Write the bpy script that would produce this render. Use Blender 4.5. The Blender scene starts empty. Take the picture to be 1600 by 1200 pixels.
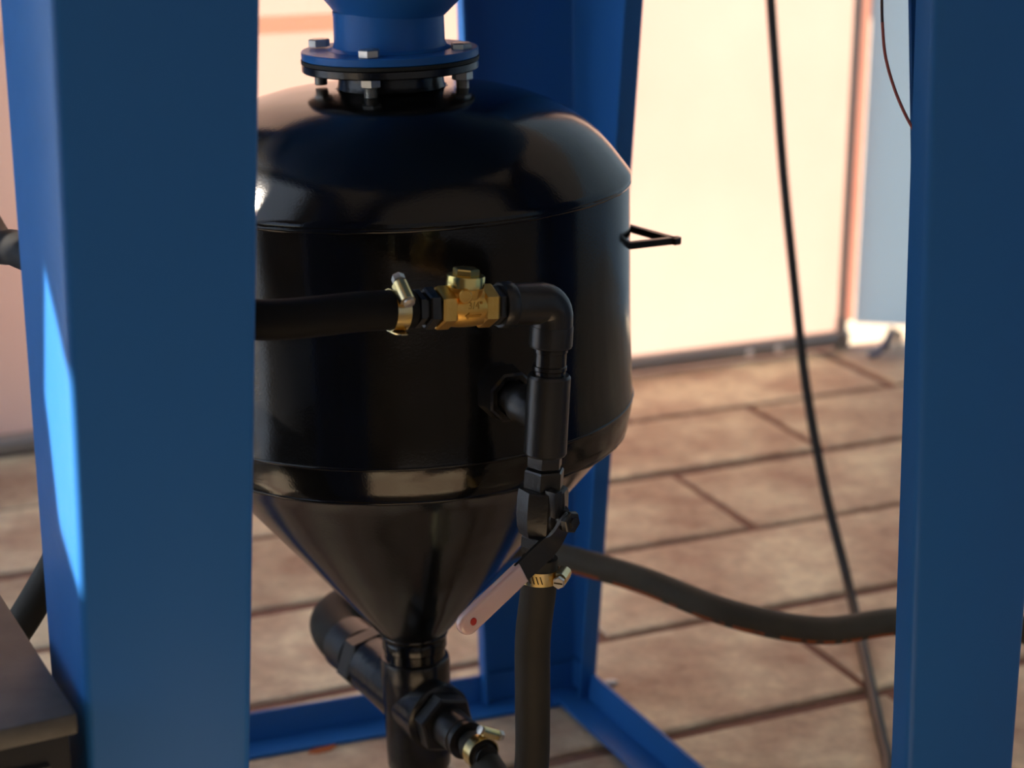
import bpy, bmesh, math, random
from mathutils import Vector, Matrix
random.seed(7)
S = bpy.context.scene
COL = S.collection
V = Vector
R = math.radians

# ------------------------------------------------------------------ camera, sky, sun, exposure
cam_d = bpy.data.cameras.new('camera')
cam = bpy.data.objects.new('camera', cam_d); COL.objects.link(cam)
cam.location = (0, 0, 1.1)
cam.rotation_euler = (R(90 - 17), 0, 0)
cam_d.sensor_width = 36.0
cam_d.lens = 2900 / 1600 * 36
cam_d.dof.use_dof = True
cam_d.dof.focus_distance = 1.52
cam_d.dof.aperture_fstop = 5.0
cam_d.clip_start = 0.05
S.camera = cam

SUN_TO = V((-.76, -.05, .65)).normalized()
w = bpy.data.worlds.new('world'); S.world = w; w.use_nodes = True
nt = w.node_tree
sky = nt.nodes.new('ShaderNodeTexSky')
sky.sky_type = 'NISHITA'; sky.sun_disc = False
sky.sun_elevation = R(40); sky.sun_rotation = math.atan2(SUN_TO.x, SUN_TO.y)
nt.links.new(sky.outputs[0], nt.nodes['Background'].inputs[0])
nt.nodes['Background'].inputs[1].default_value = 0.20
sun_d = bpy.data.lights.new('sun', 'SUN'); sun_d.energy = 20; sun_d.angle = R(.55); sun_d.color = (1, .88, .75)
sun = bpy.data.objects.new('sun', sun_d); COL.objects.link(sun)
sun.rotation_euler = SUN_TO.to_track_quat('Z', 'Y').to_euler(); sun.location = (-4, 0, 5)
S.view_settings.view_transform = 'Standard'; S.view_settings.look = 'None'
S.view_settings.gamma = 1; S.view_settings.use_curve_mapping = False
S.view_settings.exposure = 0.12
S.cycles.max_bounces = 10; S.cycles.diffuse_bounces = 5; S.cycles.glossy_bounces = 5
S.cycles.sample_clamp_indirect = 6.0
S.cycles.use_denoising = True

# ------------------------------------------------------------------ materials
def mat(name, color, rough=.5, metal=0., spec=.5, coat=0., coat_rough=.1, bump=None, vary=None, rvary=0.):
    m = bpy.data.materials.new(name); m.use_nodes = True
    t = m.node_tree; b = t.nodes['Principled BSDF']
    b.inputs['Base Color'].default_value = (*color, 1); b.inputs['Roughness'].default_value = rough
    b.inputs['Metallic'].default_value = metal; b.inputs['Specular IOR Level'].default_value = spec
    b.inputs['Coat Weight'].default_value = coat; b.inputs['Coat Roughness'].default_value = coat_rough
    tc = t.nodes.new('ShaderNodeTexCoord')
    def noise(scale, detail=4, rough=.55):
        n = t.nodes.new('ShaderNodeTexNoise'); n.inputs['Scale'].default_value = scale
        n.inputs['Detail'].default_value = detail; n.inputs['Roughness'].default_value = rough
        t.links.new(tc.outputs['Object'], n.inputs['Vector']); return n
    if bump:
        prev = None
        for scale, strength, dist in bump:
            n = noise(scale, 2); bp = t.nodes.new('ShaderNodeBump')
            bp.inputs['Strength'].default_value = strength; bp.inputs['Distance'].default_value = dist
            t.links.new(n.outputs['Fac'], bp.inputs['Height'])
            if prev: t.links.new(prev.outputs[0], bp.inputs['Normal'])
            prev = bp
        t.links.new(prev.outputs[0], b.inputs['Normal'])
        if coat: t.links.new(prev.outputs[0], b.inputs['Coat Normal'])
    if vary:
        c2, scale, lo, hi = vary
        n = noise(scale, 6, .6); r = t.nodes.new('ShaderNodeValToRGB')
        r.color_ramp.elements[0].position = lo; r.color_ramp.elements[0].color = (*color, 1)
        r.color_ramp.elements[1].position = hi; r.color_ramp.elements[1].color = (*c2, 1)
        t.links.new(n.outputs['Fac'], r.inputs[0]); t.links.new(r.outputs[0], b.inputs['Base Color'])
    if rvary:
        n = noise(9, 5); mr = t.nodes.new('ShaderNodeMapRange')
        mr.inputs['To Min'].default_value = rough - rvary; mr.inputs['To Max'].default_value = rough + rvary
        t.links.new(n.outputs['Fac'], mr.inputs['Value']); t.links.new(mr.outputs[0], b.inputs['Roughness'])
    return m

def fabric(name, color, trans, vary=None, scale=2.0):
    """woven tent cloth: part diffuse, part translucent"""
    m = bpy.data.materials.new(name); m.use_nodes = True; t = m.node_tree
    for n in list(t.nodes):
        if n.type == 'BSDF_PRINCIPLED': t.nodes.remove(n)
    out = next(n for n in t.nodes if n.type == 'OUTPUT_MATERIAL')
    d = t.nodes.new('ShaderNodeBsdfDiffuse'); tr = t.nodes.new('ShaderNodeBsdfTranslucent'); mx = t.nodes.new('ShaderNodeMixShader')
    d.inputs[0].default_value = (*color, 1); tr.inputs[0].default_value = (*color, 1); mx.inputs[0].default_value = trans
    t.links.new(d.outputs[0], mx.inputs[1]); t.links.new(tr.outputs[0], mx.inputs[2]); t.links.new(mx.outputs[0], out.inputs[0])
    tc = t.nodes.new('ShaderNodeTexCoord'); n = t.nodes.new('ShaderNodeTexNoise'); n.inputs['Scale'].default_value = scale
    n.inputs['Detail'].default_value = 3
    t.links.new(tc.outputs['Object'], n.inputs['Vector'])
    if vary:
        r = t.nodes.new('ShaderNodeValToRGB')
        r.color_ramp.elements[0].position = .38; r.color_ramp.elements[0].color = (*color, 1)
        r.color_ramp.elements[1].position = .62; r.color_ramp.elements[1].color = (*vary, 1)
        t.links.new(n.outputs['Fac'], r.inputs[0])
        t.links.new(r.outputs[0], d.inputs[0]); t.links.new(r.outputs[0], tr.inputs[0])
    bp = t.nodes.new('ShaderNodeBump'); bp.inputs['Strength'].default_value = .25; bp.inputs['Distance'].default_value = .03
    t.links.new(n.outputs['Fac'], bp.inputs['Height']); t.links.new(bp.outputs[0], d.inputs['Normal']); t.links.new(bp.outputs[0], tr.inputs['Normal'])
    return m

def stone_mat(name):
    m = bpy.data.materials.new(name); m.use_nodes = True; t = m.node_tree; b = t.nodes['Principled BSDF']
    tc = t.nodes.new('ShaderNodeTexCoord'); oi = t.nodes.new('ShaderNodeObjectInfo')
    g = t.nodes.new('ShaderNodeNewGeometry')
    n1 = t.nodes.new('ShaderNodeTexNoise'); n1.inputs['Scale'].default_value = 5.5; n1.inputs['Detail'].default_value = 6; n1.inputs['Roughness'].default_value = .6
    n2 = t.nodes.new('ShaderNodeTexNoise'); n2.inputs['Scale'].default_value = 34; n2.inputs['Detail'].default_value = 8; n2.inputs['Roughness'].default_value = .65
    for n in (n1, n2): t.links.new(g.outputs['Position'], n.inputs['Vector'])
    r = t.nodes.new('ShaderNodeValToRGB'); e = r.color_ramp.elements
    e[0].position = .36; e[0].color = (.44, .30, .205, 1); e[1].position = .64; e[1].color = (.80, .72, .50, 1)
    x = r.color_ramp.elements.new(.5); x.color = (.58, .46, .32, 1)
    t.links.new(n1.outputs['Fac'], r.inputs[0])
    r2 = t.nodes.new('ShaderNodeValToRGB'); r2.color_ramp.elements[0].position = .35; r2.color_ramp.elements[0].color = (.72, .70, .68, 1)
    r2.color_ramp.elements[1].position = .65; r2.color_ramp.elements[1].color = (1.08, 1.06, 1.04, 1)
    t.links.new(n2.outputs['Fac'], r2.inputs[0])
    mx = t.nodes.new('ShaderNodeMix'); mx.data_type = 'RGBA'; mx.blend_type = 'MULTIPLY'; mx.inputs[0].default_value = .8
    t.links.new(r.outputs[0], mx.inputs[6]); t.links.new(r2.outputs[0], mx.inputs[7])
    hs = t.nodes.new('ShaderNodeHueSaturation'); mr = t.nodes.new('ShaderNodeMapRange')
    mr.inputs['To Min'].default_value = .85; mr.inputs['To Max'].default_value = 1.15
    t.links.new(oi.outputs['Random'], mr.inputs['Value']); t.links.new(mr.outputs[0], hs.inputs['Value'])
    t.links.new(mx.outputs[2], hs.inputs['Color']); t.links.new(hs.outputs[0], b.inputs['Base Color'])
    b.inputs['Roughness'].default_value = .62
    bp = t.nodes.new('ShaderNodeBump'); bp.inputs['Strength'].default_value = .3; bp.inputs['Distance'].default_value = .006
    t.links.new(n2.outputs['Fac'], bp.inputs['Height']); t.links.new(bp.outputs[0], b.inputs['Normal'])
    return m

M = dict(
    blue=mat('blue_paint', (.025, .142, .42), .36, spec=.18, bump=[(2.5, .12, .02), (300, .05, .001)], rvary=.06),
    black=mat('gloss_black_paint', (.0045, .0045, .0045), .14, spec=.42, bump=[(7, .10, .02), (420, .06, .001)], rvary=.05),
    fitting=mat('black_fitting', (.010, .010, .010), .34, bump=[(260, .25, .0008)]),
    cast=mat('cast_black_paint', (.009, .0085, .008), .24, bump=[(60, .25, .002), (400, .15, .0006)]),
    rubber=mat('rubber_hose', (.022, .0205, .0165), .62, spec=.25, vary=((.030, .028, .022), 14, .35, .7)),
    cable=mat('cable_sheath', (.012, .012, .011), .5),
    brass=mat('cast_brass', (.72, .40, .085), .36, 1., bump=[(500, .25, .0006)], vary=((.80, .50, .14), 60, .3, .7)),
    brass_d=mat('brass_relief_shade', (.44, .24, .05), .5, 1.),  # darker tone paints in the shadows of the raised valve marking
    rubber_b=mat('black_hose', (.008, .008, .008), .6, spec=.12),
    blue_reflector=mat('blue_reflector_panel', (.025, .10, .24), .6),
    brass_b=mat('machined_brass', (.80, .62, .22), .24, 1.),
    zinc=mat('zinc_steel', (.52, .50, .46), .38, 1., bump=[(200, .1, .0006)]),
    clampm=mat('yellow_zinc', (.80, .60, .22), .26, 1., vary=((.72, .62, .40), 80, .35, .7)),
    slot=mat('clamp_slot', (.05, .035, .012), .5, .6),
    grey=mat('grey_steel_tube', (.33, .32, .31), .42, .6),
    dusty=mat('dusty_black_steel', (.030, .030, .029), .5, vary=((.085, .082, .078), 11, .45, .75), rvary=.1),
    orange=mat('orange_print', (.42, .10, .02), .6),
    hose_b=mat('weathered_hose', (.060, .055, .042), .6, spec=.3, vary=((.088, .080, .060), 12, .35, .7)),
    red=mat('red_plastic', (.42, .025, .015), .4),
    wire=mat('salmon_wire', (.62, .16, .12), .45), wire_dark=mat('dark_wire', (.10, .06, .06), .5),
    white=mat('white_chip', (.75, .72, .68), .5),
    rope=mat('pale_rope', (.55, .47, .36), .8), rope_blue=mat('blue_rope', (.06, .10, .20), .7),
    mortar=mat('red_mortar', (.17, .085, .062), .9, vary=((.24, .13, .09), 16, .35, .7), bump=[(60, .4, .01)]),
    ground=mat('sandy_ground', (.50, .42, .31), .9, vary=((.38, .29, .20), 3, .35, .7)),
    stone=stone_mat('sandstone_paving'),
    cream=fabric('cream_tent_cloth', (.95, .625, .515), .46, (.96, .69, .58), 1.6),
    seam=fabric('seam_cloth', (.97, .86, .76), .80),
    greycloth=fabric('grey_tent_cloth', (.45, .65, .82), .50, (.42, .61, .78), 1.2),
    roofcloth=fabric('roof_cloth', (.45, .40, .35), .08),
    sidecloth=fabric('pale_side_cloth', (.74, .84, .97), .50),
    frontcloth=fabric('front_cloth', (.42, .46, .52), .30),
    darkcloth=mat('dark_tarpaulin', (.16, .145, .13), .7),
    block=mat('shade_block', (.35, .27, .2), .9),
)
def sleeve_mat():
    m = bpy.data.materials.new('milky_grip'); m.use_nodes = True; t = m.node_tree; b = t.nodes['Principled BSDF']
    b.inputs['Base Color'].default_value = (.62, .46, .43, 1); b.inputs['Roughness'].default_value = .18
    b.inputs['Subsurface Weight'].default_value = 1.0; b.inputs['Subsurface Scale'].default_value = .010
    b.inputs['Subsurface Radius'].default_value = (1, .7, .6); b.inputs['Coat Weight'].default_value = 1.0
    return m
M['sleeve'] = sleeve_mat()

# ------------------------------------------------------------------ mesh helpers (all coordinates are world metres)
def basis(d, ref=None):
    d = V(d).normalized(); ref = V(ref) if ref is not None else (V((0, 0, 1)) if abs(d.z) < .9 else V((1, 0, 0)))
    a = (ref - d * ref.dot(d)).normalized(); b = d.cross(a); return a, b, d

def lathe(bm, o, axis, prof, n=32, ref=None, phase=0., cap=True):
    """rings of (radius, height) about an axis; n = 6 gives hexagons"""
    a, b, d = basis(axis, ref); o = V(o); rings = []
    for r, h in prof:
        c = o + d * h
        rings.append([bm.verts.new(c + (a * math.cos(t) + b * math.sin(t)) * r)
                      for t in (phase + 2 * math.pi * k / n for k in range(n))])
    for A, B in zip(rings, rings[1:]):
        for k in range(n):
            bm.faces.new((A[k], A[(k + 1) % n], B[(k + 1) % n], B[k]))
    if cap:
        if prof[0][0] > 1e-6: bm.faces.new(list(reversed(rings[0])))
        if prof[-1][0] > 1e-6: bm.faces.new(rings[-1])

def catmull(pts, per=10):
    P = [V(p) for p in pts]; P = [P[0] * 2 - P[1]] + P + [P[-1] * 2 - P[-2]]; out = []
    for i in range(1, len(P) - 2):
        p0, p1, p2, p3 = P[i - 1:i + 3]
        for k in range(per):
            t = k / per
            out.append(.5 * ((2 * p1) + (p2 - p0) * t + (2 * p0 - 5 * p1 + 4 * p2 - p3) * t * t + (3 * p1 - p0 - 3 * p2 + p3) * t ** 3))
    out.append(P[-2]); return out

def frames(path):
    out = []; a = None
    for i, p in enumerate(path):
        d = (path[min(i + 1, len(path) - 1)] - path[max(i - 1, 0)]).normalized()
        if a is None: a, b, d = basis(d)
        else:
            a = (a - d * a.dot(d)).normalized()
        out.append((p, a.copy(), d.cross(a), d))
    return out

def tube(bm, path, r, n=16, cap=True):
    rings = []
    for i, (p, a, b, d) in enumerate(frames(path)):
        rr = r(i / (len(path) - 1)) if callable(r) else r
        rings.append([bm.verts.new(p + (a * math.cos(t) + b * math.sin(t)) * rr) for t in (2 * math.pi * k / n for k in range(n))])
    for A, B in zip(rings, rings[1:]):
        for k in range(n): bm.faces.new((A[k], A[(k + 1) % n], B[(k + 1) % n], B[k]))
    if cap: bm.faces.new(list(reversed(rings[0]))); bm.faces.new(rings[-1])

def box(bm, c, ax, half, bev=0.):
    """box with axes ax (three vectors) and half sizes; bev chamfers every edge"""
    c = V(c); ax = [V(v).normalized() for v in ax]
    tmp = bmesh.new(); bmesh.ops.create_cube(tmp, size=2)
    for v in tmp.verts:
        v.co = V((v.co.x * half[0], v.co.y * half[1], v.co.z * half[2]))
    if bev: bmesh.ops.bevel(tmp, geom=tmp.edges[:], offset=bev, segments=2, profile=.6, affect='EDGES')
    vm = {v: bm.verts.new(c + ax[0] * v.co.x + ax[1] * v.co.y + ax[2] * v.co.z) for v in tmp.verts}
    for f in tmp.faces: bm.faces.new([vm[v] for v in f.verts])
    tmp.free()

def loft(bm, secs, cap=True):
    rings = [[bm.verts.new(p) for p in s] for s in secs]; n = len(rings[0])
    for A, B in zip(rings, rings[1:]):
        for k in range(n): bm.faces.new((A[k], A[(k + 1) % n], B[(k + 1) % n], B[k]))
    if cap: bm.faces.new(list(reversed(rings[0]))); bm.faces.new(rings[-1])

def plate(bm, poly, o, ex, ey, th, bev=0.):
    """extrude a 2-D outline (in ex, ey) by th along ex x ey"""
    ex = V(ex).normalized(); ey = V(ey).normalized(); nz = ex.cross(ey); o = V(o)
    tmp = bmesh.new(); f = tmp.faces.new([tmp.verts.new((x, y, 0)) for x, y in poly])
    r = bmesh.ops.extrude_face_region(tmp, geom=[f])
    for v in r['geom']:
        if isinstance(v, bmesh.types.BMVert): v.co.z += th
    if bev: bmesh.ops.bevel(tmp, geom=[e for e in tmp.edges if abs(e.verts[0].co.z - e.verts[1].co.z) < 1e-9], offset=bev, segments=2, profile=.6, affect='EDGES')
    vm = {v: bm.verts.new(o + ex * v.co.x + ey * v.co.y + nz * v.co.z) for v in tmp.verts}
    for f in tmp.faces: bm.faces.new([vm[v] for v in f.verts])
    tmp.free()

def obj(name, bm, m, parent=None, origin=None, sharp=35):
    """link a bmesh (world coordinates) as one object, parented and shifted to its parent's frame"""
    bmesh.ops.recalc_face_normals(bm, faces=bm.faces[:])
    base = V((0, 0, 0))
    p = parent
    while p is not None: base = base + p.location; p = p.parent
    org = V(origin) if origin is not None else base
    for v in bm.verts: v.co -= org
    me = bpy.data.meshes.new(name); bm.to_mesh(me); bm.free()
    for poly in me.polygons: poly.use_smooth = True
    me.set_sharp_from_angle(angle=R(sharp))
    me.materials.append(M[m] if isinstance(m, str) else m)
    o = bpy.data.objects.new(name, me); COL.objects.link(o)
    o.location = org - base
    if parent is not None: o.parent = parent
    return o

def thing(name, label, cat, loc, group=None):
    o = bpy.data.objects.new(name, None); COL.objects.link(o); o.location = loc; o.empty_display_size = .05
    o['label'] = label; o['category'] = cat
    if group: o['group'] = group
    return o
def tag(o, label, cat, group=None):
    o['label'] = label; o['category'] = cat
    if group: o['group'] = group
    return o
def B(): return bmesh.new()
def az(deg): return V((math.sin(R(deg)), -math.cos(R(deg)), 0))   # horizontal direction, 0 = towards the camera side, + = right
UP = V((0, 0, 1))

# ------------------------------------------------------------------ setting: tent and paved floor
TH = R(23.6); cu, su = math.cos(TH), math.sin(TH)
def UV(u, v, z=0.): return V((cu * u - su * v, su * u + cu * v, z))   # paving grid -> world
EU, EV = V((cu, su, 0)), V((-su, cu, 0))

bm = B(); box(bm, (0, 2, -.06), ((1, 0, 0), (0, 1, 0), (0, 0, 1)), (9, 9, .03))
g = obj('ground_outside', bm, 'ground'); g['kind'] = 'structure'
bm = B(); box(bm, UV(1.1, .895, -.019), (EU, EV, UP), (3.3, 2.395, .0125))
floor = obj('floor', bm, 'mortar'); floor['kind'] = 'structure'

PITCH, LEN, GAP = .286, .6, .022
phase = {1: 1.55, 0: 1.805, -1: 1.488, -2: 1.77, -3: 1.325, -4: 1.35}; row_len = {-2: .70}
stone_mesh = []
for k in range(5):
    bm = B(); hx, hy, t = (LEN - GAP) / 2, (PITCH - GAP) / 2, .014
    def outline(inset, z):
        pts = []
        for sx, sy in ((-1, -1), (0, -1), (1, -1), (1, 1), (0, 1), (-1, 1)):
            pts.append(V((sx * (hx - inset), sy * (hy - inset), z)))
        return pts
    jit = [V((random.uniform(-.005, .005), random.uniform(-.004, .004), 0)) for _ in range(6)]
    loft(bm, [[p + j for p, j in zip(outline(i, z), jit)] for i, z in ((0, -t), (0, -.003), (.004, -.0004), (.02, 0))])
    bmesh.ops.recalc_face_normals(bm, faces=bm.faces[:])
    me = bpy.data.meshes.new('paving_stone'); bm.to_mesh(me); bm.free(); me.materials.append(M['stone']); stone_mesh.append(me)
for row in range(-14, 2):
    L = row_len.get(row, LEN); u = phase.get(row, random.uniform(0, L)); u -= L * math.ceil((u + 1.9) / L)
    while u < 4.2:
        o = bpy.data.objects.new('paving_stone', random.choice(stone_mesh)); COL.objects.link(o)
        o.parent = floor; o.scale = ((L - GAP) / (LEN - GAP), 1, 1); o.location = UV(u + L / 2, 2.70 + PITCH * (row + .5), random.uniform(-.002, .0008))
        o.rotation_euler = (0, 0, TH + R(random.uniform(-.35, .35)) + (math.pi if random.random() < .5 else 0)); u += L

WB = 3.285                                    # back wall plane
CORNER = UV(2.208, WB)
HT = 2.8
def wall(name, a, b, z0, z1, m, th=.003, parent=None):
    a, b = V(a), V(b); d = (b - a); L = d.length; d.normalize(); n = V((d.y, -d.x, 0)); bm = B()
    nx, nz = max(2, int(L / .12)), max(2, int((z1 - z0) / .15)); rnd = random.Random(name)
    ph = [rnd.uniform(0, 6) for _ in range(4)]; grid = []
    for s in (0, th):
        g = []
        for i in range(nx + 1):
            col = []
            for j in range(nz + 1):
                x, z = L * i / nx, z0 + (z1 - z0) * j / nz
                wv = .010 * math.sin(2.3 * x + ph[0]) * math.sin(1.1 * z + ph[1]) + .005 * math.sin(5.1 * x + 1.7 * z + ph[2])
                wv *= min(1, j / 2) * min(1, i / 2, (nx - i) / 2)
                col.append(bm.verts.new(a + d * x + n * (wv + s) + UP * z))
            g.append(col)
        grid.append(g)
    F, K = grid
    for i in range(nx):
        for j in range(nz):
            bm.faces.new((F[i][j], F[i + 1][j], F[i + 1][j + 1], F[i][j + 1]))
    for v in [v for c in K for v in c]: bm.verts.remove(v)
    o = obj(name, bm, m, parent); o['kind'] = 'structure'
    return o
A = UV(-.8, WB); C2 = CORNER + 2.4 * V((.983, -.183, 0)); D2 = C2 - EV * 4.6; E2 = UV(-.8, -1.5)
A2 = UV(.30, WB)
wall_back = wall('wall_back', A2, CORNER, .012, HT, 'cream')
wall('wall_back_left', A, A2 + EU * .03 - EV * .006, .012, HT, 'blue_reflector')  # unseen panel, coloured blue so the near leg's left face reflects blue
wall_right = wall('wall_right', CORNER + V((.035, -.006, 0)), C2, .05, HT, 'greycloth')
wall('wall_outer_right', C2, D2, .03, HT, 'greycloth')
wall('wall_front', D2, E2, .0, HT, 'frontcloth')
fl = B(); p0 = CORNER + EU * .012
loft(fl, [[p0 + UP * z, p0 + EU * .030 + EV * .004 + UP * z, p0 + EU * .030 + EV * .006 + UP * z, p0 + EV * .002 + UP * z] for z in (.05, 1.2, HT)])
obj('hem_flap', fl, 'cream', wall_back)
fl = B(); box(fl, UV(.74, WB - .016, .742), (EU, EV, UP), (.42, .0015, .016)); obj('seam_band', fl, 'seam', wall_back)
fl = B(); lathe(fl, CORNER - EV * .012, UP, [(.0095, 0), (.0095, HT)], 16); lathe(fl, CORNER - EV * .012, UP, [(.02, 0), (.02, .03), (.0125, .036), (.0125, .06)], 16)
obj('corner_pole', fl, 'grey', wall_back)
fl = B(); tube(fl, [A - EV * .02 + UP * .0195, CORNER - EV * .02 - EU * .02 + UP * .0195], .0185, 14)
obj('bottom_rail', fl, 'grey', wall_back)
for u in (1.965, 2.035, 1.2, .62):
    fl = B(); lathe(fl, UV(u, WB - .037, .018), -EV, [(.009, 0), (.009, .004), (.005, .009), (0, .010)], 12); obj('rail_stud', fl, 'white', wall_back)
# roof of the tent
rf = B()
pts = [A, CORNER, C2, D2, E2]
rf.faces.new([rf.verts.new(p + UP * (HT + .003)) for p in pts])
ceil = obj('ceiling', rf, 'roofcloth'); ceil['kind'] = 'structure'
# unseen block added outside the back wall to shade the cloth at left
lb = B(); box(lb, UV(-.65, WB + .30, .48), (EU, EV, UP), (.95, .22, .51), .01)
o = obj('outside_shade_block', lb, 'block'); o['kind'] = 'structure'

# ---- unseen left side wall: gaps cut to shape to throw the wanted sun patches
UL = -.8
def shaft(p):
    """where the sun ray to world point p crosses the left tarpaulin: (v, z)"""
    p = V(p); u = p.dot(EU); k = (u - UL) / -SUN_TO.dot(EU); q = p + SUN_TO * k
    return q.dot(EV), q.z
GAPS = [
    [(-.3122, 1.2080, .8111), (-.3245, 1.2298, .7147), (-.3219, 1.2235, .7028), (-.3139, 1.2026, .6302), (-.2902, 1.1500, .6002), (-.2830, 1.1400, .68), (-.2867, 1.1500, .7527), (-.2966, 1.1727, .7766)],
    [(-.29, 1.575, .86), (-.22, 1.56, .862), (-.185, 1.52, .79), (-.19, 1.495, .70), (-.205, 1.49, .64), (-.185, 1.49, .58), (-.225, 1.52, .575), (-.24, 1.53, .66)],
    [(-.075, 2.15, .81), (-.035, 2.15, .81), (-.035, 2.19, 1.15), (-.075, 2.19, 1.15)],
    [(.31, 3.06, 0), (.385, 3.09, 0), (.385, 3.105, 0), (.31, 3.075, 0)],
    [(-.40, .40, 0), (.45, .50, 0), (.45, 1.02, 0), (-.02, 1.00, 0), (-.40, .93, 0)],
    [(-1.02, 1.10, 0), (-.74, 1.14, 0), (-.60, 1.52, 0), (-.95, 1.50, 0)],
]
def tarp(name, v0, v1, m, inside):
    cv = bpy.data.curves.new(name, 'CURVE'); cv.dimensions = '2D'; cv.fill_mode = 'BOTH'; cv.extrude = .001
    for loop in [[(v0, 0), (v1, 0), (v1, HT), (v0, HT)]] + [l for l in ([shaft(p) for p in g] for g in GAPS) if v0 < l[0][0] < v1]:
        sp = cv.splines.new('POLY'); sp.points.add(len(loop) - 1); sp.use_cyclic_u = True
        for q, (a, b) in zip(sp.points, loop): q.co = (a, b, 0, 1)
    cv.materials.append(M[m]); tmp = bpy.data.objects.new(name, cv); COL.objects.link(tmp)
    me = bpy.data.meshes.new_from_object(tmp.evaluated_get(bpy.context.evaluated_depsgraph_get()))
    bpy.data.objects.remove(tmp); bpy.data.curves.remove(cv); me.name = name
    o = bpy.data.objects.new(name, me); COL.objects.link(o); o['kind'] = 'structure'
    b = UV(UL + inside, 0); o.matrix_world = Matrix(((EV.x, 0, EU.x, b.x), (EV.y, 0, EU.y, b.y), (0, 1, 0, 0), (0, 0, 0, 1)))
tarp('wall_left', 1.42, WB, 'sidecloth', 0)
tarp('wall_left_front', -1.5, 1.42, 'darkcloth', 0)

# ------------------------------------------------------------------ blue steel stand
FL, FR, BR, BL = V((-.304, 1.15, 0)), V((.447, 1.468, 0)), V((.085, 2.23, 0)), V((-.815, 1.895, 0))
stand = thing('steel_stand', 'blue painted steel stand of folded tapering legs around the black tank', 'stand', (-.107, 1.69, 0))
LEGH = 1.30; PT = .004; LIP = .024
def leg(corner, dx, dy, lean, f0, f1, s0, s1):
    """folded channel leg: web along dx, web along dy, a lip at both ends; f/s = web widths at floor and per metre of height"""
    dx, dy = V(dx).normalized(), V(dy).normalized(); secs = []
    for z in (0, .3, .65, 1.0, LEGH):
        c = corner + V(lean) * z + UP * z; wf, ws = f0 + f1 * z, s0 + s1 * z
        P = [c + dy * ws + dx * LIP, c + dy * ws, c, c + dx * wf, c + dx * wf + dy * LIP]
        def rounded(P, r):
            out = [P[0]]
            for i in (1, 2, 3):
                a, b = (P[i - 1] - P[i]).normalized(), (P[i + 1] - P[i]).normalized(); cen = P[i] + (a + b) * r
                for t in (0, 30, 60, 90):
                    out.append(cen - (b * math.cos(R(t)) + a * math.sin(R(t))) * r)
            return out + [P[4]]
        outer = rounded(P, .0065)
        q = [p.copy() for p in P]
        q[0] = P[0] - dy * PT; q[1] = P[1] + dx * PT - dy * PT; q[2] = P[2] + (dx + dy) * PT; q[3] = P[3] - dx * PT + dy * PT; q[4] = P[4] - dx * PT
        secs.append(outer + list(reversed(rounded(q, .0025))))
    bm = B(); loft(bm, secs); return obj('leg', bm, 'blue', stand, sharp=40)
fu, fw = (FR - FL).normalized(), (BL - FL).normalized()
ru = (BR - BL).normalized(); rw = (BR - FR).normalized()
leg(FL, fu, V((-.42, .907, 0)), (.023, 0, 0), .102, .031, .07, .112)
leg(FR, -fu, rw, (-.010, 0, 0), .105, .025, .07, .112)
leg(BR, -ru, -rw, (-.012, -.01, 0), .137, .014, .055, .125)
leg(BL, ru, -fw, (.012, -.01, 0), .125, .012, .055, .125)
def angle_beam(a, b, inward, z, size=.042, name='base_beam', flip=1):
    a, b = V(a), V(b); d = (b - a).normalized(); n = V(inward).normalized(); n = (n - d * n.dot(d)).normalized(); t = .004; bm = B()
    prof = [(0, 0), (size, 0), (size, t), (t, t), (t, size), (0, size)]
    loft(bm, [[p + n * x + UP * (z + y * flip) for x, y in prof] for p in (a, b)]); obj(name, bm, 'blue', stand, sharp=30)
ins = .007
for k, (a, b, n) in enumerate(((FL, FR, fw), (FR, BR, -fu), (BR, BL, -fw), (BL, FL, fu))):
    d = (b - a).normalized(); n = V(n)
    angle_beam(a + d * .006 + n * ins, b - d * .006 + n * ins, n, .0015 + .0045 * (k % 2))
    angle_beam(a + d * .03 + n * .012 , b - d * .03 + n * .012, n, LEGH - .001 - .0045 * (k % 2), name='top_beam', flip=-1)

# ------------------------------------------------------------------ black pressure tank
AX0 = V((-.1103, 1.69, 0)); TILT = math.tan(R(1.3))
def axp(z): return V((-.0972 - (z - .3241) * TILT, 1.69, z))
TAX = V((-TILT, 0, 1)).normalized()
tank = thing('pressure_tank', 'glossy black pressure vessel with domed top and conical bottom', 'tank', axp(.18))
def tlathe(prof, n=96):
    bm = B(); lathe(bm, axp(0), TAX, prof, n, cap=False); return bm
dome_prof = [(.048, .866), (.07, .8655), (.09, .8635), (.11, .8600), (.13, .8545), (.15, .8465), (.165, .8385), (.178, .8290), (.19, .8180), (.200, .8065), (.2085, .7950), (.2145, .7870), (.2170, .7835), (.2172, .7790), (.2160, .7770)]
obj('dome', tlathe(dome_prof), 'black', tank, sharp=50)
obj('shell', tlathe([(.2160, .7775), (.2160, .74), (.2160, .66), (.2165, .60), (.2175, .580), (.2180, .5745)]), 'black', tank)
obj('lower_knuckle', tlathe([(.2180, .5750), (.2178, .5700), (.2162, .5610), (.2146, .5520), (.2130, .5440), (.2112, .5410)]), 'black', tank)
obj('cone', tlathe([(.2112, .5420), (.2040, .5355), (.1900, .5215), (.1600, .4850), (.1000, .4110), (.0400, .3365), (.0315, .3270), (.0310, .3200)]), 'black', tank)
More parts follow.
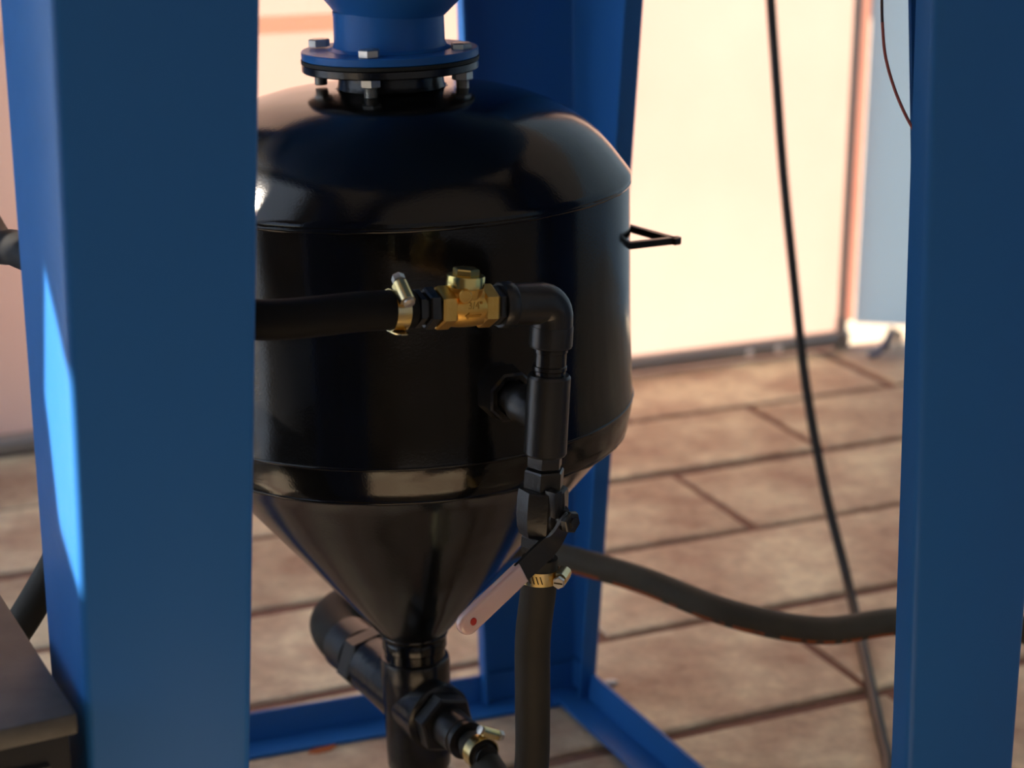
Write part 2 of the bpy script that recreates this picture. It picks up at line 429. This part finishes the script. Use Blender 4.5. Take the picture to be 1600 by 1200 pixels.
for z, r, w_ in ((.7785, .2163, .0022), (.5742, .2178, .0016), (.5415, .2108, .0022), (.3275, .0320, .003), (.8635, .0500, .0030)):
    bm = B(); n = 120 if r > .1 else 48; ring = []
    for k in range(n):
        t = 2 * math.pi * k / n; a, b, d = basis(TAX); e = a * math.cos(t) + b * math.sin(t); ww = w_ * random.uniform(.75, 1.2)
        ring.append([bm.verts.new(axp(0) + TAX * (z + ww * math.sin(q)) + e * (r + ww * .6 * math.cos(q))) for q in (k2 * math.pi / 3 for k2 in range(6))])
    for k in range(n):
        for j in range(6): bm.faces.new((ring[k][j], ring[(k + 1) % n][j], ring[(k + 1) % n][(j + 1) % 6], ring[k][(j + 1) % 6]))
    obj('weld_bead', bm, 'black', tank, sharp=80)
bm = B(); lathe(bm, axp(0), TAX, [(.052, .862), (.0485, .8685), (.0475, .8755), (.0485, .8830)], 48, cap=False); obj('neck', bm, 'cast', tank)
bm = B(); lathe(bm, axp(0), TAX, [(.040, .8818), (.079, .8818), (.0800, .8828), (.0800, .8885), (.0792, .8895), (.040, .8895)], 72); obj('tank_flange', bm, 'cast', tank)
bm = B(); lathe(bm, axp(0), TAX, [(.040, .8896), (.0805, .8896), (.0805, .8927), (.040, .8927)], 72); obj('gasket', bm, 'rubber', tank)
bm = B(); lathe(bm, axp(0), TAX, [(.0310, .3225), (.0320, .3190), (.0320, .3120), (.0305, .3105), (.0305, .3010)], 40); obj('outlet_neck', bm, 'black', tank)
# lifting handle on the right side: a flat bar bent to a V
bm = B(); HZ = .7225
tip = V((.1500, 1.692, HZ)); nearp = V((.080, 1.657, HZ)); farp = V((.062, 1.820, HZ))
for a, b in ((nearp, tip), (farp, tip)):
    d = (b - a).normalized(); box(bm, (a + b) / 2 + d * .003, (d, UP.cross(d), UP), ((b - a).length / 2 + .004, .0035, .0032), .0006)
obj('lifting_handle', bm, 'fitting', tank)
# nozzle boss for the piping column
NZ = 26.5; NW = az(NZ); zc = .636
zboss = zc
bm = B(); o = axp(zboss) + NW * .205
lathe(bm, o, NW, [(.026, 0), (.0245, .012), (.0225, .016), (.0225, .030), (.0205, .032), (.0165, .032), (.0165, .022)], 8, phase=R(22)); obj('nozzle_boss', bm, 'cast', tank)
# left side port, mostly behind the near leg
LW = az(-78); bm = B(); lathe(bm, axp(.60) + LW * .21, LW, [(.024, 0), (.024, .02), (.017, .022), (.017, .04)], 24); obj('side_port', bm, 'cast', tank)

# ------------------------------------------------------------------ blue hopper bolted on top
hopper = thing('feed_hopper', 'blue steel feed hopper whose flanged neck is bolted onto the tank', 'hopper', axp(.893))
bm = B(); lathe(bm, axp(0), TAX, [(.038, .8930), (.0792, .8930), (.0800, .8938), (.0800, .8995), (.0792, .9003), (.038, .9003)], 72); obj('hopper_flange', bm, 'blue', hopper)
bm = B(); lathe(bm, axp(0), TAX, [(.0560, .9005), (.0515, .9030), (.0500, .9065), (.0498, .930), (.0502, .9345)], 56, cap=False); obj('hopper_neck', bm, 'blue', hopper)
bm = B(); ring = []
for r, z, dx in ((.049, .9305, .002), (.0555, .9380, .003), (.066, .9490, .004), (.15, 1.010, .004), (.30, 1.110, .002), (.345, 1.16, 0), (.35, 1.32, 0), (.375, 1.322, 0), (.375, 1.332, 0), (.340, 1.332, 0), (.338, 1.170, 0), (.29, 1.118, .002), (.14, 1.016, .004), (.045, .952, .004)):
    c = axp(z) + V((dx, 0, 0)); c.x += (z - .93) * TILT
    ring.append([c + V((math.cos(t), math.sin(t), 0)) * r for t in (2 * math.pi * k / 64 for k in range(64))])
loft(bm, ring, cap=True); obj('hopper_cone', bm, 'blue', hopper, sharp=25)
for k, a in enumerate((-12, 78, 168, 258)):
    d = az(a); c = axp(0) + d * .0665
    p = 25 + k * 17
    bm = B(); lathe(bm, c, TAX, [(.0086, .9003), (.0098, .9005), (.0098, .9062), (.0086, .9072), (.001, .9072)], 6, phase=R(p))
    pr = []; z = .8620 if k == 0 else .8668
    pr.append((.0050, z - .0012))
    while z < .893: pr += [(.0061, z), (.0056, z + .0006)]; z += .0012
    lathe(bm, c, TAX, pr, 14)
    bo = obj('flange_bolt', bm, 'zinc', hopper, sharp=25)
    bm = B(); lathe(bm, c, TAX, [(.0085, .8740), (.0096, .8748), (.0096, .8808), (.0090, .8817)], 6, phase=R(p + 14)); obj('nut', bm, 'zinc', bo, sharp=25)

# ------------------------------------------------------------------ piping in front of the tank
# column axis: leans a little, lower end to the left
LEANC = R(2.9); LATERAL = V((math.cos(R(29)), math.sin(R(29)), 0))     # to the right, along the tank front
CD = (UP * math.cos(LEANC) + LATERAL * math.sin(LEANC)).normalized()   # up the column
CL = (-LATERAL * math.cos(R(4.8)) + UP * math.sin(R(4.8))).normalized()  # from the elbow to the left
C0 = axp(zc) + NW * .297; C0.z = zc                                     # centre of the tee
def cpt(h): return C0 + CD * h
EH = .0955                                                               # elbow centre above tee centre
# tee
tee = thing('pipe_tee', 'black steel pipe tee screwed into the tank nozzle', 'pipe fitting', tuple(cpt(-.036)))
bm = B(); lathe(bm, C0, CD, [(.0145, -.0310), (.0160, -.0310), (.0175, -.0290), (.0175, .0345), (.0160, .0365), (.0145, .0365)], 40); obj('tee_body', bm, 'fitting', tee)
bm = B(); lathe(bm, C0 - NW * .012, -NW, [(.0160, -.006), (.0160, .020), (.0170, .022), (.0170, .031), (.0155, .033)], 36); lathe(bm, C0 - NW * .03, -NW, [(.0135, 0), (.0135, .04)], 24); obj('tee_branch', bm, 'fitting', tee)
bm = B(); lathe(bm, C0, CD, [(.0145, -.0300), (.0150, -.0312), (.0150, -.0360), (.0150, -.0405), (.0143, -.0410)], 6, phase=R(20))
lathe(bm, C0, CD, [(.0120, -.0405)] + [q for i in range(4) for q in ((.0132, -.0410 - i * .0012), (.0122, -.0416 - i * .0012))], 24)
obj('hex_nipple', bm, 'fitting', tee)
# elbow
elb = thing('pipe_elbow', 'black steel elbow turning the air line down into the tee', 'pipe fitting', tuple(cpt(.055)))
ec = cpt(EH); rb = .0155
arc = [ec + CL * .0455, ec + CL * .030, ec + CL * .0190] + [ec + CL * .006 + CD * -.006 + CD * (.006 + .0) * 0 + (CL * (.013 * math.cos(t)) * 0) for t in ()]
pth = [ec + CL * .046, ec + CL * .016]
for k in range(1, 8):
    t = R(90 * k / 8); pth.append(ec + CL * (.012 - .012 * math.sin(t)) - CD * (.012 - .012 * math.cos(t)))
pth += [ec - CD * .016, ec - CD * .036]
bm = B(); tube(bm, pth, .0168, 36)
lathe(bm, ec, CL, [(.0150, .0380), (.0178, .0385), (.0184, .0395), (.0184, .0475), (.0175, .0490), (.0135, .0490)], 36)
lathe(bm, ec, -CD, [(.0150, .0180), (.0172, .0185), (.0174, .0200), (.0174, .0345), (.0162, .0360), (.0130, .0360)], 36)
obj('elbow_body', bm, 'fitting', elb)
bm = B(); lathe(bm, ec, -CD, [(.0130, .0355), (.0130, .0365), (.0139, .037), (.0139, .0400), (.0132, .0405), (.0132, .0510), (.0140, .0515), (.0140, .0545), (.013, .0555), (.013, .0610)], 28); obj('nipple', bm, 'cast', elb)
# hex bushing between elbow and brass valve
bush = thing('hex_nipple', 'black hex nipple between the elbow and the brass valve', 'pipe fitting', tuple(ec + CL * .049))
bm = B(); lathe(bm, ec, CL, [(.0120, .0455), (.0120, .0490), (.0150, .0490), (.0158, .0497), (.0158, .0535), (.0148, .0545), (.0120, .0547), (.0120, .0580)], 6, phase=R(8)); obj('hex_body', bm, 'fitting', bush)
# brass swing check valve
cv0 = ec + CL * .0800
UPV = (UP + LATERAL * .05).normalized(); UPV = (UPV - CL * UPV.dot(CL)).normalized()
chk = thing('check_valve', 'brass swing check valve embossed three quarter inch', 'valve', tuple(cv0 - UPV * .02))
FRN = CL.cross(UPV); FRN = FRN if FRN.dot(NW) > 0 else -FRN
bm = B(); lathe(bm, cv0, CL, [(.0138, -.0170), (.0148, -.0130), (.0156, -.0065), (.0159, 0), (.0156, .0065), (.0148, .0130), (.0138, .0170)], 40, cap=False)
lathe(bm, cv0, UPV, [(.0142, -.002), (.0138, .010), (.0142, .0150), (.0145, .0172)], 32); obj('valve_body', bm, 'brass', chk)
for s in (-1, 1):
    bm = B(); lathe(bm, cv0, CL * s, [(.0145, .0110), (.0162, .0122), (.0171, .0135), (.0171, .0228), (.0161, .0245), (.0135, .0245), (.0120, .0230)], 6, ref=UPV, phase=R(6 * s)); obj('hex_end', bm, 'brass', chk, sharp=25)
bm = B(); lathe(bm, cv0, UPV, [(.0120, .0155), (.0146, .0157), (.0151, .0164), (.0151, .0243), (.0146, .0251), (.0100, .0251)], 40); obj('bonnet', bm, 'brass_b', chk)
bm = B(); lathe(bm, cv0, UPV, [(.0100, .0247), (.0105, .0255), (.0105, .0293), (.0096, .0304), (.001, .0307)], 6, ref=CL, phase=R(22)); obj('cap_nut', bm, 'brass_b', chk, sharp=20)
pd = (FRN * .86 + CL * .42 + UPV * .10).normalized()
bm = B(); lathe(bm, cv0 + UPV * .0100, pd, [(.0052, .008), (.0052, .0200), (.0046, .0212), (.0032, .0212), (.0032, .0200), (.0005, .0200)], 24); obj('side_plug', bm, 'brass', chk)
def text_on(parent, s, size, org, ex, ey, m, ext=.0005):
    c = bpy.data.curves.new('size_marking', 'FONT'); c.body = s; c.size = size; c.extrude = ext; c.align_x = 'CENTER'; c.align_y = 'CENTER'; c.resolution_u = 3
    c.materials.append(M[m]); tmp = bpy.data.objects.new('size_marking', c); COL.objects.link(tmp)
    me = bpy.data.meshes.new_from_object(tmp.evaluated_get(bpy.context.evaluated_depsgraph_get()))
    bpy.data.objects.remove(tmp); bpy.data.curves.remove(c); me.name = 'size_marking'
    o = bpy.data.objects.new('size_marking', me); COL.objects.link(o)
    ex = V(ex).normalized(); ey = V(ey).normalized(); nz = ex.cross(ey)
    o.parent = parent; p = V(org) - parent.location
    o.matrix_local = Matrix(((ex.x, ey.x, nz.x, p.x), (ex.y, ey.y, nz.y, p.y), (ex.z, ey.z, nz.z, p.z), (0, 0, 0, 1)))
    return o
tn = (FRN * math.cos(R(15)) + UPV * math.sin(R(15))).normalized(); te = -CL; tu = tn.cross(te)
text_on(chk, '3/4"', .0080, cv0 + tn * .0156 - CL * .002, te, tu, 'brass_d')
tn2 = (FRN * math.cos(R(-14)) + UPV * math.sin(R(-14))).normalized(); tu2 = tn2.cross(te)
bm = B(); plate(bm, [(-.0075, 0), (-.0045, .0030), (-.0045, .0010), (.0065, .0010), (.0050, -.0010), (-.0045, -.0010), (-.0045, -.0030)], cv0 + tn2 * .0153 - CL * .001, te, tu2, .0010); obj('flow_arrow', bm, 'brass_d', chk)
# black hex hose tail left of the valve
tail = thing('hose_tail', 'black hex hose tail joining the hose to the brass valve', 'pipe fitting', tuple(cv0 + CL * .03))
bm = B(); lathe(bm, cv0, CL, [(.0115, .0225), (.0115, .0252), (.0152, .0255), (.0163, .0266), (.0163, .0335), (.0150, .0348), (.0125, .0350), (.0125, .0375), (.0148, .0380), (.0148, .0425), (.0125, .0435), (.0120, .0445)], 6, phase=R(12)); obj('hex_body', bm, 'cast', tail)
bm = B(); lathe(bm, cv0, CL, [(.0120, .0440), (.0105, .0445), (.0105, .075)], 24); obj('barb', bm, 'fitting', tail)

# ---- hoses
HR = .0152
def hose(name, pts, r, label, m='rubber', per=10, n=20, loc=None):
    path = catmull(pts, per); t = thing(name, label, 'hose', tuple(loc or path[0])); bm = B(); tube(bm, path, r, n); obj('hose_wall', bm, m, t, sharp=60); return t, path
h0 = cv0 + CL * .0452
ah, _ = hose('air_hose', [h0, h0 + CL * .04, V((-.189, 1.312, .748)), V((-.265, 1.335, .757)), V((-.345, 1.405, .765)), V((-.415, 1.52, .754)), V((-.475, 1.66, .735)), V((-.56, 1.83, .80)), V((-.68, 2.05, 1.00)), V((-.80, 2.2, 1.5)), V((-.84, 2.28, 2.1)), V((-.86, 2.30, 2.49))], HR,
             'black rubber air hose running level in front of the tank to the brass valve', n=24, m='rubber_b')
clamp_n = [0]
def clamp(c, axis, r, side, label, slots=10, turn=1, tail=True):
    """worm-drive clamp: band, row of slots, screw housing at 'side' with the screw lying along the tangent"""
    a0 = V(axis).normalized(); s = V(side); s = (s - a0 * s.dot(a0)).normalized(); tg = a0.cross(s) * turn
    t = thing('hose_clamp', label, 'hose clamp', tuple(V(c)), 'worm drive hose clamps')
    bm = B(); lathe(bm, c, a0, [(r + .0003, -.0058), (r + .0013, -.0058), (r + .0013, .0058), (r + .0003, .0058), (r + .0003, -.0058)], 48, cap=False); obj('band', bm, 'clampm', t)
    bm = B(); q = V(c) + s * (r + .0052)
    pf = [(.0058 * math.cos(R(x)), .0050 * math.sin(R(x))) for x in range(0, 181, 20)] + [(-.0058, -.004), (.0058, -.004)]
    loft(bm, [[q + tg * h + a0 * x + s * y for x, y in pf] for h in (-.0100, .0085)]); obj('screw_housing', bm, 'clampm', t, sharp=40)
    bm = B(); lathe(bm, q, tg, [(.0034, .0085), (.0034, .0105), (.0050, .0108), (.0052, .0115), (.0052, .0150), (.0046, .0158), (.0006, .0158)], 6); lathe(bm, q, tg, [(.0044, -.010), (.0044, -.0125), (.0012, -.013)], 16); sc = obj('screw', bm, 'zinc', t, sharp=25)
    bm = B(); box(bm, q + tg * .0158, (s, a0, tg), (.0036, .0006, .0003)); obj('screw_slot', bm, 'slot', sc)
    bm = B()
    for k in range(slots):
        th = (.018 + k * .0031) / r; e = s * math.cos(th) + tg * math.sin(th); f = e.cross(a0)
        box(bm, V(c) + e * (r + .00135), ((a0 + f * .35), f, e), (.0034, .00055, .0001))
    o = obj('thread_slots', bm, 'slot', t); o['kind'] = 'stuff'
    if tail:
        th = (.018 + slots * .0031 + .004) / r; e = s * math.cos(th) + tg * math.sin(th); f = -(e.cross(a0))
        f = f if f.dot(tg * math.cos(th) - s * math.sin(th)) > 0 else -f
        bm = B(); plate(bm, [(-.0055, 0), (.0055, 0), (.0055, .010), (.0025, .0145), (-.0025, .0145), (-.0055, .010)], V(c) + e * (r + .0015), a0, (f + e * .10), .0009); obj('band_tail', bm, 'clampm', t)
    return t
clamp(cv0 + CL * .0580, CL, HR, FRN * .55 + UPV * .8, 'gold hose clamp on the black air hose left of the brass valve', 12, 1)

# ball valve under the tee
bv0 = cpt(-.0765)
bvt = thing('ball_valve', 'black ball valve with pale plastic lever grip below the tee', 'valve', tuple(cpt(-.115)))
bm = B(); lathe(bm, bv0, CD, [(.0165, -.0230), (.0180, -.0220), (.0205, -.0150), (.0216, -.0050), (.0214, .0100), (.0205, .0170), (.0175, .0180)], 8, phase=R(10)); obj('valve_body', bm, 'fitting', bvt, sharp=22)
bm = B(); lathe(bm, bv0, CD, [(.0165, .0175), (.0172, .0185), (.0172, .0320), (.0160, .0335), (.0125, .0335)], 6, phase=R(20)); obj('hex_end', bm, 'fitting', bvt, sharp=22)
bm = B(); lathe(bm, bv0, CD, [(.0110, -.0400), (.0150, -.0330), (.0172, -.0320), (.0172, -.0240), (.0160, -.0225)], 6, phase=R(20)); obj('hex_end', bm, 'fitting', bvt, sharp=22)
SD = (az(46) + UP * .05).normalized(); st = bv0 - UP * .006
bm = B(); lathe(bm, st, SD, [(.0130, .012), (.0120, .020), (.0085, .021), (.0085, .026), (.0048, .0262), (.0048, .034)], 28); obj('stem', bm, 'fitting', bvt)
bm = B(); lathe(bm, st, SD, [(.0085, .0280), (.0094, .0285), (.0094, .0330), (.0085, .0340), (.0048, .0342), (.0045, .0360), (.002, .0363)], 6, phase=R(12)); obj('stem_nut', bm, 'fitting', bvt, sharp=22)
bm = B(); box(bm, bv0 + az(20) * .019 + UP * .006 + V((.002, 0, .004)), (V(SD).cross(UP), UP, SD), (.004, .011, .006), .001); obj('lever_stop', bm, 'fitting', bvt)
# lever: strip that leaves the stem, jogs outward and runs down left to the gripped end
hx = (-V((math.cos(R(58)), math.sin(R(58)), 0)))            # horizontal direction in the lever plane, to the left and towards the viewer
GRIP_END = V((-.0413, 1.3420, .4864)); L0 = st + SD * .0265
JOG = V((.0187, 1.3957, .5250)); MID = V((.0333, 1.4080, .5355))
lev_dir = (GRIP_END - JOG).normalized()
face = V((.50, -.86, .02)); face = (face - lev_dir * face.dot(lev_dir)).normalized(); wid = lev_dir.cross(face).normalized()
def strip(path, widths, normals, th):
    secs = []
    for i, p in enumerate(path):
        d = (path[min(i + 1, len(path) - 1)] - path[max(i - 1, 0)]).normalized(); n = normals[i]; n = (n - d * n.dot(d)).normalized(); b = d.cross(n)
        w2 = widths[i] / 2; secs.append([p + b * w2 + n * th / 2, p - b * w2 + n * th / 2, p - b * w2 - n * th / 2, p + b * w2 - n * th / 2])
    bm = B(); loft(bm, secs); return bm
ctrl = [L0 - (MID - L0).normalized() * .009, L0, MID, JOG, JOG + lev_dir * .03, JOG + lev_dir * .05]
pp = catmull(ctrl, 6); nn = len(pp)
nor = [SD.lerp(face, min(1, max(0, (i / (nn - 1) - .25) / .45))) for i in range(nn)]
wd = [.0125 + .0075 * math.sin(math.pi * min(1, i / nn)) for i in range(nn)]
lever = obj('lever', strip(pp, wd, nor, .0028), 'fitting', bvt, sharp=50)
g0 = JOG + lev_dir * .016; gl = (GRIP_END - g0).length; gw = .0092
out = [(-gw, 0)] + [(gw * math.cos(R(t)) , gl - gw + gw * math.sin(R(t))) for t in range(180, -1, -15)] + [(gw, 0)]
bm = B(); plate(bm, out, g0 - face * .0045, wid, lev_dir, .0085 if wid.cross(lev_dir).dot(face) > 0 else -.0085, .0026); obj('grip_sleeve', bm, 'sleeve', lever, sharp=60)
bm = B(); lathe(bm, GRIP_END - lev_dir * .0125 + face * .0030, face, [(.0032, 0), (.0032, .0012), (.0026, .0016), (.0003, .0014)], 16); obj('red_plug', bm, 'red', lever)

# loop hose from the ball valve to the outlet tee
OZ = .252; OAZ = 31.0; OW = az(OAZ); oc = axp(OZ); oc.z = OZ
hs0 = cpt(-.1200); hb = oc + OW * .112
lp, lpath = hose('loop_hose', [hs0, hs0 - CD * .03, V((.0175, 1.428, .44)), V((.0175, 1.432, .385)), V((.0170, 1.440, .315)), V((.0090, 1.465, .255)), hb + OW * .035 + UP * -.012, hb + OW * .012, hb], .0150,
                 'black rubber loop hose hanging from the ball valve to the bottom outlet', n=24)
bm = B(); lathe(bm, hs0, CD, [(.0105, -.02), (.0105, .0)], 20); lathe(bm, hs0, CD, [(.0105, 0.0), (.0118, .001), (.0118, .008)], 20); obj('outlet_barb', bm, 'fitting', bvt)
clamp(cpt(-.1345), CD, .0150, V((.92, -.25, .0)), 'gold hose clamp on top of the loop hose beside the pale lever grip', 9, -1)

# ------------------------------------------------------------------ bottom outlet: cast cross with side ports
cross = thing('outlet_fitting', 'black cast pipe cross under the tank cone', 'pipe fitting', tuple(axp(.18)))
bm = B(); lathe(bm, axp(0), TAX, [(.0290, .1830), (.0300, .1800), (.0318, .1830), (.0325, .2000), (.0330, .2300), (.0345, .2800), (.0345, .2960), (.0335, .3000), (.0300, .3020)], 40); obj('cross_body', bm, 'cast', cross)
bm = B(); lathe(bm, axp(0), TAX, [(.012, .168), (.014, .170), (.014, .182)], 6); obj('drain_plug', bm, 'cast', cross)
bm = B(); lathe(bm, oc, OW, [(.0330, 0), (.0325, .030), (.0335, .036), (.0335, .046), (.0290, .048)], 36); obj('front_port', bm, 'cast', cross)
bm = B(); lathe(bm, oc, OW, [(.0260, .047), (.0290, .048), (.0302, .050), (.0302, .064), (.0280, .066), (.0190, .066)], 6, phase=R(14)); obj('hex_bushing', bm, 'fitting', cross, sharp=22)
bm = B(); lathe(bm, oc, OW, [(.0190, .062), (.0190, .093), (.0178, .094), (.0178, .0965), (.0190, .0975), (.0190, .102), (.0110, .103), (.0110, .14)], 32); obj('nipple', bm, 'fitting', cross)
bm = B(); lathe(bm, oc, -OW, [(.0330, 0), (.0320, .04), (.0310, .08), (.0315, .090), (.0290, .092)], 36); obj('rear_port', bm, 'cast', cross)
clamp(oc + OW * .128, OW, .0152, UP * .9 + V((.45, .2, 0)), 'gold hose clamp at the lower end of the loop hose by the outlet', 8, -1, tail=False)
# union and street elbow behind
un = thing('pipe_union', 'black pipe union and elbow behind the outlet feeding the sagging hose', 'pipe fitting', tuple(oc - OW * .095))
bm = B(); lathe(bm, oc, -OW, [(.0280, .090), (.0345, .0915), (.0362, .094), (.0362, .112), (.0340, .115), (.0280, .116)], 6, phase=R(18)); obj('union_nut', bm, 'fitting', un, sharp=22)
bp = [oc - OW * .116, oc - OW * .150, oc - OW * .178, oc - OW * .205 + V((.006, .004, .003)), oc - OW * .222 + V((.026, .014, .006)), oc - OW * .228 + V((.055, .022, .008)), oc - OW * .228 + V((.078, .026, .008))]
bm = B(); tube(bm, catmull(bp, 6), .0265, 32); obj('elbow_body', bm, 'rubber', un, sharp=60)
bm = B(); lathe(bm, oc, -OW, [(.0265, .118), (.0295, .120), (.0300, .155), (.0265, .160)], 32, cap=False); obj('collar', bm, 'fitting', un)
bh, bpath = hose('blast_hose', [bp[-1] - V((.01, 0, 0)), bp[-1] + V((.04, .008, .004)), V((.0, 2.035, .278)), V((.055, 1.998, .280)), V((.145, 1.950, .272)), V((.240, 1.885, .259)), V((.335, 1.862, .249)), V((.425, 1.890, .247)), V((.55, 1.96, .22)), V((.72, 2.0, .12)), V((.9, 1.93, .03)), V((1.1, 1.75, .0165)), V((1.3, 1.5, .0165))], .0155,
                 'grey brown blast hose with orange print sagging to the right behind the leg', n=24, per=12, m='hose_b')
bm = B(); rn = random.Random(3)
fr = frames(bpath); i = 30
while i < 84:
    step = rn.choice((1, 1, 2))
    if rn.random() < .72:
        q = []
        for (p, a, b, d) in (fr[i], fr[i + step]):
            e0 = V((0, -.74, -.67)); e0 = (e0 - d * e0.dot(d)).normalized(); e1 = V((0, -.93, -.36)); e1 = (e1 - d * e1.dot(d)).normalized()
            q.append((p + e0 * .01575, p + e1 * .01575))
        bm.faces.new([bm.verts.new(x) for x in (q[0][0], q[1][0], q[1][1], q[0][1])])
    i += step
o = obj('hose_print', bm, 'orange', bh); o['label'] = 'worn orange print along the hose'
# hose at the far left, from behind the cabinet up to the tank's side port
sp0 = axp(.60) + LW * .245
hose('supply_hose', [sp0, sp0 + LW * .05, V((-.395, 1.60, .500)), V((-.440, 1.565, .408)), V((-.497, 1.53, .335)), V((-.56, 1.50, .26)), V((-.60, 1.50, .10)), V((-.66, 1.56, .0155)), V((-.9, 1.7, .0155))], .0150,
     'black supply hose slanting behind the near leg above the dusty cabinet')

# ------------------------------------------------------------------ dusty black cabinet against the near leg
CU = (FR - FL).normalized(); CW = V((-CU.y, CU.x, 0)); CW = az(-180 + 27.5); CUx = V((-CW.y, CW.x, 0)); CUx = CUx if CUx.x > 0 else -CUx
nc = V((-.2915, 1.126, .525))
cab = thing('steel_cabinet', 'dusty black steel cabinet standing against the near blue leg', 'cabinet', (nc.x - .16, nc.y + .05, 0))
ctr = nc - CUx * .17 + CW * .14
bm = B(); box(bm, V((ctr.x, ctr.y, .517)), (CUx, CW, UP), (.17, .14, .008), .003); obj('lid', bm, 'dusty', cab)
bm = B(); box(bm, V((ctr.x, ctr.y, .2745)), (CUx, CW, UP), (.165, .135, .2345), .003); obj('cabinet_body', bm, 'fitting', cab)
for a in (-1, 1):
    for b in (-1, 1):
        q = ctr + CUx * .14 * a + CW * .11 * b; bm = B(); lathe(bm, V((q.x, q.y, 0)), UP, [(.018, 0), (.018, .03), (.012, .041)], 16); obj('foot', bm, 'rubber', cab)
bm = B(); q = V((ctr.x, ctr.y, .30)) - CW * .137; box(bm, q - CUx * .0, (CUx, CW, UP), (.15, .0025, .19), .001); dr = obj('cabinet_door', bm, 'dusty', cab)
bm = B(); tube(bm, catmull([q + CUx * .12 - UP * .04, q + CUx * .12 - UP * .04 - CW * .02, q + CUx * .12 + UP * .04 - CW * .02, q + CUx * .12 + UP * .04], 6), .004, 10); obj('door_handle', bm, 'zinc', dr)

# ------------------------------------------------------------------ hanging cable, wire, small things on the floor
ct = thing('power_cable', 'thick black cable hanging down and trailing over the paving at right', 'cable', (.49, 2.42, 0))
CPTS = [(.36, 2.74, 2.79), (.352, 2.73, 1.6), (.364, 2.72, .95), (.371, 2.72, .8653), (.3828, 2.71, .7476), (.3974, 2.69, .601), (.4146, 2.66, .4543), (.4353, 2.63, .2959), (.4618, 2.58, .1529), (.4855, 2.51, .0495), (.489, 2.43, .012), (.4837, 2.3575, .008), (.4696, 2.20, .008), (.4586, 2.0765, .008), (.4486, 1.98, .008), (.40, 1.80, .008), (.30, 1.62, .008)]
bm = B(); tube(bm, catmull(CPTS, 10), .0072, 14); obj('cable_sheath', bm, 'cable', ct, sharp=60)
wt = thing('hanging_wire', 'thin salmon red wire dangling behind the right blue leg', 'wire', (.34, 1.62, .9))
WP = catmull([(.312, 1.62, 1.24), (.3157, 1.62, .9816), (.3175, 1.62, .9494), (.3194, 1.62, .9277), (.3227, 1.615, .901), (.3313, 1.605, .8721), (.3436, 1.595, .846), (.3577, 1.585, .8255), (.38, 1.575, .81)], 8)
bm = B(); tube(bm, WP[23:], .0014, 8); obj('wire_insulation', bm, 'wire', wt, sharp=60)
bm = B(); tube(bm, WP[:24], .0013, 8); obj('wire_lead', bm, 'wire_dark', wt, sharp=60)
kp = CORNER + V((.07, -.06, 0))
kt = thing('tie_rope', 'blue and pale rope knotted at the foot of the tent corner', 'rope', (kp.x, kp.y, 0))
bm = B(); tube(bm, catmull([kp + V((-.02, -.045, .007)), kp + V((.0, -.04, .010)), kp + V((.018, -.025, .030)), kp + V((.03, -.01, .045)), kp + V((.035, .0, .052))], 6), .0065, 10); obj('rope_strand', bm, 'rope_blue', kt)
bm = B(); tube(bm, catmull([kp + V((.022, -.03, .008)), kp + V((.030, -.022, .028)), kp + V((.042, -.01, .044)), kp + V((.052, .0, .040)), kp + V((.045, -.03, .010))], 6), .006, 10); obj('rope_strand', bm, 'rope', kt)
bm = B(); bmesh.ops.create_icosphere(bm, subdivisions=2, radius=1)
for v in bm.verts: v.co = V((.1310, 2.2360, .0034)) + V((v.co.x * .009 * (1 + .2 * math.sin(5 * v.co.y)), v.co.y * .007, v.co.z * .0035))
tag(obj('paint_chip', bm, 'white', origin=(.1310, 2.2360, 0)), 'small white chip lying on the paving near the rear blue leg', 'debris')
bm = B(); plate(bm, [(-.018, -.004), (-.006, -.009), (.012, -.006), (.020, .003), (.008, .008), (-.010, .006)], (-.235, 2.055, .0004), (.95, .3, .05), (-.3, .95, .1), .0018)
tag(obj('orange_scrap', bm, 'orange', origin=(-.235, 2.055, 0)), 'small orange scrap on the floor in front of the rear beam', 'debris')
